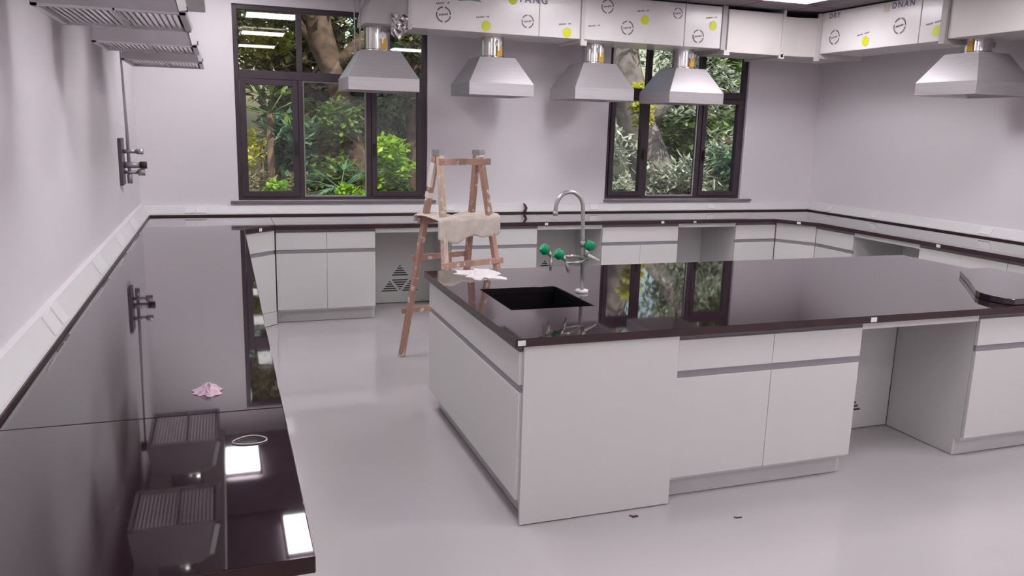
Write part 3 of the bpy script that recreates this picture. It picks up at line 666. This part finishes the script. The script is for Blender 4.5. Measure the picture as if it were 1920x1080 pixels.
# dust sheet folded over the middle rungs
th = .329; ct, st = math.cos(th), math.sin(th)
def LW(x, y, z): return (1.563 + ct * x - st * y, 5.514 + st * x + ct * y, z)
def sheet(u_, v_):
    x = -.265 + .53 * u_
    s_ = .20 + .40 * v_          # path: back edge over rungs, down the near side
    s0 = v_ * .52
    w = .010 * math.sin(17 * u_ + 6 * v_) + .006 * math.sin(31 * u_ - 11 * v_)
    if s0 < .06: y, z = .155 + .012, 1.03 + s0
    elif s0 < .36: y, z = .155 - (s0 - .06), 1.078 + .012 * math.sin(8 * u_) * 1
    else: y, z = -.152 - .25 * w, 1.075 - (s0 - .36) * (1.0 - .45 * abs(u_ - .35) + .12 * math.sin(9 * u_))
    return LW(x, y - abs(w) * .3, z + w * .6)
tag(MB().grid(sheet, 26, 26).build('dust_sheet', 'sheet', solid=.004), 'pale crumpled dust sheet draped over the middle rungs of the wooden ladder', 'cloth')

# ------------------------------------------------------------------ small loose things
def crumple(name, label, cat, m, cx, cy, rx_, ry_, h, z, n=9, seed=1, spikes=0.3):
    R = random.Random(seed); b = MB(); ring = 22
    rad = [1 + spikes * (R.random() - .5) * 2 for _ in range(ring)]
    b.v.append((cx, cy, z + h))
    for j in range(1, n + 1):
        for i in range(ring):
            a = 2 * PI * i / ring; q = j / n; rr = q * (1 + (rad[i] - 1) * q)
            zz = z + .001 + max(0, h * (1 - q ** 1.4) * (.55 + .7 * R.random()))
            b.v.append((cx + rx_ * rr * math.cos(a), cy + ry_ * rr * math.sin(a), zz))
    for i in range(ring): b.f.append([0, 1 + i, 1 + (i + 1) % ring]); b.sm.append(False)
    for j in range(n - 1):
        for i in range(ring):
            k = (i + 1) % ring; o = 1 + j * ring; b.f.append([o + i, o + ring + i, o + ring + k, o + k]); b.sm.append(False)
    o = b.build(name, m, solid=.0012); return tag(o, label, cat)
crumple('film_scrap', 'small crumpled pink plastic scrap on the left worktop', 'scrap', 'pinkfilm', -.07, 2.63, .042, .05, .026, ZT, 6, 3, .35)
crumple('paper_scrap', 'torn white sheet of paper on the far left end of the island', 'paper', 'paper', 1.40, 4.43, .115, .17, .022, ZT, 6, 5, .45)
lp = []
for i in range(33):
    a = 2 * PI * i / 32; e = 1 + .18 * math.cos(2 * a) ** 2
    lp.append((.039 + .040 * math.cos(a) * (1 + .12 * math.cos(a) ** 4), 2.168 + .034 * math.sin(a) * (.9 + .2 * math.sin(a + .5)), ZT + .002))
tag(MB().tube(lp, .0020, 6, caps=False).build('glue_ring', 'glue'), 'thin whitish dried ring on the left worktop beside a mirrored light', 'stain')
tag(MB().box(1.672, 1.698, 2.950, 2.960, 0, .006).bar((1.675, 2.955, .004), (1.66, 2.965, .008), .006, .004).build('floor_crumb', 'brown'), 'tiny dark crumb on the floor before the island end panel', 'debris')
tag(MB().box(2.122, 2.150, 2.809, 2.815, 0, .004).bar((2.13, 2.812, .003), (2.112, 2.818, .006), .005, .003).build('floor_crumb', 'brown'), 'tiny dark crumb on the floor before the middle island cabinet', 'debris')

# ------------------------------------------------------------------ garden outside the windows
tag(MB().box(-14, 26, 8.0, 34, -.7, -.5).build('ground', 'soil'), kind='structure')
def leaf_mesh(b, p, L, Wd, R, droop=.5):
    a = R.random() * 2 * PI; e = (R.random() - droop) * 1.6
    d = Vector((math.cos(a) * math.cos(e), math.sin(a) * math.cos(e), math.sin(e))); s = d.cross(Vector((R.random() - .5, R.random() - .5, 1))).normalized()
    n = d.cross(s); p = Vector(p); i = len(b.v)
    b.v += [tuple(p), tuple(p + d * L * .5 + s * Wd / 2 + n * L * .06), tuple(p + d * L), tuple(p + d * L * .5 - s * Wd / 2 + n * L * .06)]
    b.f += [[i, i + 1, i + 2], [i, i + 2, i + 3]]; b.sm += [False, False]
def foliage(t, name, m, blobs, count, L, Wd, R):
    b = MB(); tot = sum(q[3] ** 2 for q in blobs)
    for (x, y, z, r) in blobs:
        for _ in range(int(count * r * r / tot)):
            while True:
                v = Vector((R.uniform(-1, 1), R.uniform(-1, 1), R.uniform(-1, 1)))
                if .35 < v.length < 1: break
            leaf_mesh(b, (x + v.x * r, y + v.y * r, z + v.z * r * .85), L * R.uniform(.7, 1.3), Wd, R)
    o = b.build(name, m, t); o['kind'] = 'stuff'; return o
def plant(name, label, loc, m, blobs, count, L, Wd, trunk=None, tm='bark', seed=1, cat='tree'):
    R = random.Random(seed); t = empty(name, loc, label=label, cat=cat)
    for k, (pts, rs) in enumerate(trunk or []): MB().tube(pts, rs, 10).build('trunk' if k == 0 else 'branch', tm, t)
    if blobs: foliage(t, 'foliage', m, blobs, count, L, Wd, R)
    return t
g = -.5
plant('broadleaf_tree', 'big brown-trunked tree behind the top of the left window', (1.5, 12, g), 'leaf_olive',
      [(.6, 12.3, 3.5, .75), (2.5, 12.5, 3.7, .8), (1.7, 12.2, 4.3, .9), (2.9, 11.8, 2.9, .45), (.4, 12.7, 2.6, .5), (1.0, 11.6, 3.3, .35), (2.0, 11.5, 2.6, .35)], 4200, .15, .06,
      [([(1.95, 12, g), (1.85, 12, 1.2), (1.6, 12, 2.2), (1.35, 12, 2.9), (1.1, 12.1, 4.2)], [.17, .15, .15, .2, .16]), ([(1.5, 12, 2.4), (2.0, 12, 2.9), (2.6, 12.2, 3.6)], [.12, .10, .06]), ([(1.5, 12, 2.6), (1.0, 12, 3.1), (.6, 12.2, 3.6)], [.10, .08, .05])], 'bark', 2)
plant('slim_tree', 'slim brown tree trunk right of the lime bush outside', (3.0, 13, g), 'leaf_dark', [(3.0, 13, 2.6, .9), (2.7, 13.2, 3.4, .8), (2.5, 13, 1.9, .45)], 1700, .16, .06,
      [([(2.92, 13, g), (2.95, 13, 1.0), (2.9, 13, 2.2), (3.05, 13, 3.5)], [.15, .13, .12, .08])], 'bark', 3)
plant('leaning_tree', 'thick grey tree trunk leaning behind the right window', (6.6, 11.5, g), 'leaf_pale', [(7.2, 11.9, 2.9, .7), (8.0, 12, 2.4, .6), (6.2, 11.8, 3.3, .6), (7.8, 11.6, 1.5, .35), (6.6, 11.0, 2.1, .3), (5.7, 11.2, 1.5, .3), (6.3, 11.0, 1.0, .35)], 2000, .16, .05,
      [([(6.75, 11.5, g), (6.6, 11.5, .8), (6.25, 11.6, 1.7), (6.0, 11.7, 2.6), (5.9, 11.8, 3.6)], [.42, .36, .31, .27, .2]), ([(6.25, 11.6, 1.7), (6.9, 11.6, 2.4), (7.3, 11.8, 3.0)], [.2, .15, .1])], 'bark2', 4)
plant('shrub', 'bright lime-green bush in the right pane of the left window', (2.15, 11, g), 'leaf_lime', [(2.10, 11, 1.35, .27), (2.25, 11.05, 1.12, .24), (2.0, 11.1, .95, .22)], 900, .10, .065, [([(2.12, 11, g), (2.12, 11, .8)], [.02, .015])], 'bark', 5, 'bush')
plant('shrub', 'dull green bush low in the left window, right of the palm', (2.3, 11.3, g), 'leaf_mid', [(2.3, 11.3, .6, .4), (2.6, 11.5, .3, .5), (1.5, 11.5, .95, .4), (1.55, 11.6, 1.75, .35)], 2600, .11, .06, None, 'bark', 6, 'bush')
plant('shrub', 'yellow-green leaf clump at the top left of the right window', (5.4, 10, g), 'leaf_yellow', [(5.42, 10, 2.02, .16), (5.46, 10, 1.85, .13), (5.38, 10, 2.22, .15)], 500, .10, .06, [([(5.42, 10, g), (5.44, 10, 1.2), (5.42, 10, 2.0)], [.03, .02, .01])], 'bark', 7, 'bush')
plant('shrub', 'yellowish bush high at the left edge of the left window', (.55, 12, g), 'leaf_yellow', [(.45, 12.6, 1.35, .24), (.30, 12.4, 1.15, .2), (.8, 12.8, 2.9, .3), (.5, 12.6, 2.75, .25)], 600, .12, .06, [([(.55, 12.5, g), (.55, 12.5, 1.4)], [.03, .02])], 'bark', 8, 'bush')
plant('shrub', 'blue-green leafy bush in the left pane of the left window', (.85, 11.6, g), 'leaf_blue', [(.88, 11.6, 1.55, .32), (.95, 11.7, 1.2, .28)], 700, .18, .08, [([(.88, 11.6, g), (.88, 11.6, 1.3)], [.03, .02])], 'bark', 9, 'bush')
plant('shrub', 'low dark bush at the bottom left of the left window', (.5, 11.0, g), 'leaf_olive', [(.35, 11, .75, .4), (.9, 11.2, .65, .45), (1.3, 11.4, .5, .4)], 1800, .10, .05, None, 'bark', 10, 'bush')
plant('shrub', 'small bright bush below the left pane of the left window', (.62, 10.2, g), 'leaf_lime', [(.62, 10.2, .92, .11), (.5, 10.25, .82, .1)], 260, .07, .045, [([(.6, 10.2, g), (.6, 10.2, .8)], [.015, .01])], 'bark', 11, 'bush')
plant('shrub', 'small bright bush below the middle pane of the left window', (1.42, 10.2, g), 'leaf_lime', [(1.45, 10.2, .86, .13), (1.58, 10.25, .82, .10)], 300, .08, .045, [([(1.45, 10.2, g), (1.45, 10.2, .8)], [.015, .01])], 'bark', 12, 'bush')
plant('shrub', 'pale white-leaved plant low in the right window', (6.9, 11.0, g), 'leaf_pale', [(6.7, 10.8, 1.1, .26), (7.05, 10.9, .9, .3), (7.3, 11, 1.35, .24)], 620, .20, .05, [([(6.8, 10.9, g), (6.8, 10.9, .9)], [.03, .02])], 'bark', 13, 'bush')
plant('shrub', 'pale leafy plant at the bottom left of the right window', (5.6, 10.6, g), 'leaf_pale', [(5.45, 10.6, .9, .22), (5.35, 10.6, 1.35, .2), (5.7, 10.7, .7, .25)], 420, .15, .05, [([(5.5, 10.6, g), (5.5, 10.6, .9)], [.03, .02])], 'bark', 14, 'bush')
plant('shrub', 'green leafy plant at the bottom right of the right window', (7.6, 10.8, g), 'leaf_blue', [(7.4, 10.8, 1.25, .3), (7.7, 10.9, .9, .35), (7.95, 11, 1.5, .25)], 800, .20, .07, [([(7.6, 10.8, g), (7.6, 10.8, 1)], [.03, .02])], 'bark', 15, 'bush')
# palms: arching leaf blades from a crown
def palm(label, loc, h, n, L, m, seed, fan=True):
    R = random.Random(seed); t = empty('fan_palm', loc, label=label, cat='palm'); c = Vector(loc) + Vector((0, 0, h))
    MB().tube([loc, tuple(c)], [.06, .05], 8).build('trunk', 'bark', t)
    for k in range(n):
        a = 2 * PI * k / n + R.random() * .5; e = R.uniform(-.1, .9); d = Vector((math.cos(a) * math.cos(e), math.sin(a) * math.cos(e), math.sin(e)))
        s = d.cross(Vector((0, 0, 1))).normalized(); b = MB(); tip = c + d * L * .55
        b.tube([c, c + d * L * .3, tip], .008, 5)
        for q in range(11):
            f2 = (q - 5) / 5; dd = (d * (1 - abs(f2) * .35) + s * f2 * .9 + Vector((0, 0, -.25 * abs(f2) - .1))).normalized(); ss = dd.cross(d + Vector((0, 0, .7))).normalized()
            l = L * .6 * (1 - .25 * abs(f2)); b.face([tip, tip + dd * l * .45 + ss * .018, tip + dd * l + Vector((0, 0, -.05)), tip + dd * l * .45 - ss * .018])
        b.build('frond', m, t)
palm('grey-green fan palm low in the middle pane of the left window', (1.45, 10.8, g), 1.35, 11, .62, 'leaf_blue', 21)
palm('pale green palm high in the left pane of the left window', (.62, 11.4, g), 2.3, 10, .6, 'leaf_mid', 22)
# grey garden wall and clay pot
tag(MB().box(.9, 2.4, 14.6, 14.8, -.5, 2.15).build('garden_wall', 'gwall', bevel=.01), 'plain grey wall seen between plants in the left window', 'wall')
pot = MB().tube([(8.25, 11.9, g), (8.25, 11.9, 1.0), (8.25, 11.9, 1.02), (8.25, 11.9, 1.55), (8.25, 11.9, 1.60)], [.3, .3, .22, .30, .32], 20)
tag(pot.build('garden_urn', 'clay'), 'reddish clay urn on a column in the right pane of the right window', 'urn')
# tall hedge of separate trees closing the view
for i in range(10):
    x = -2.5 + i * 1.95; R = random.Random(100 + i); y = 14.6 + (i % 2) * 1.5 + R.uniform(-.2, .2)
    blobs = [(x + R.uniform(-.5, .5), y + R.uniform(-.4, .4), .1 + .62 * k, R.uniform(.75, 1.05)) for k in range(10)]
    plant('background_tree', 'dense dark green tree in the row closing the garden view', (x, y, g), ['leaf_dark', 'leaf_mid', 'leaf_olive', 'leaf_dark', 'leaf_blue'][i % 5], blobs, 9000, .25, .13,
          [([(x, y, g), (x, y, 5.5)], [.12, .05])], 'bark', 200 + i)
for o in COL.objects:
    if o.name.startswith('background_tree') and o.parent is None: o['group'] = 'trees closing the garden view'
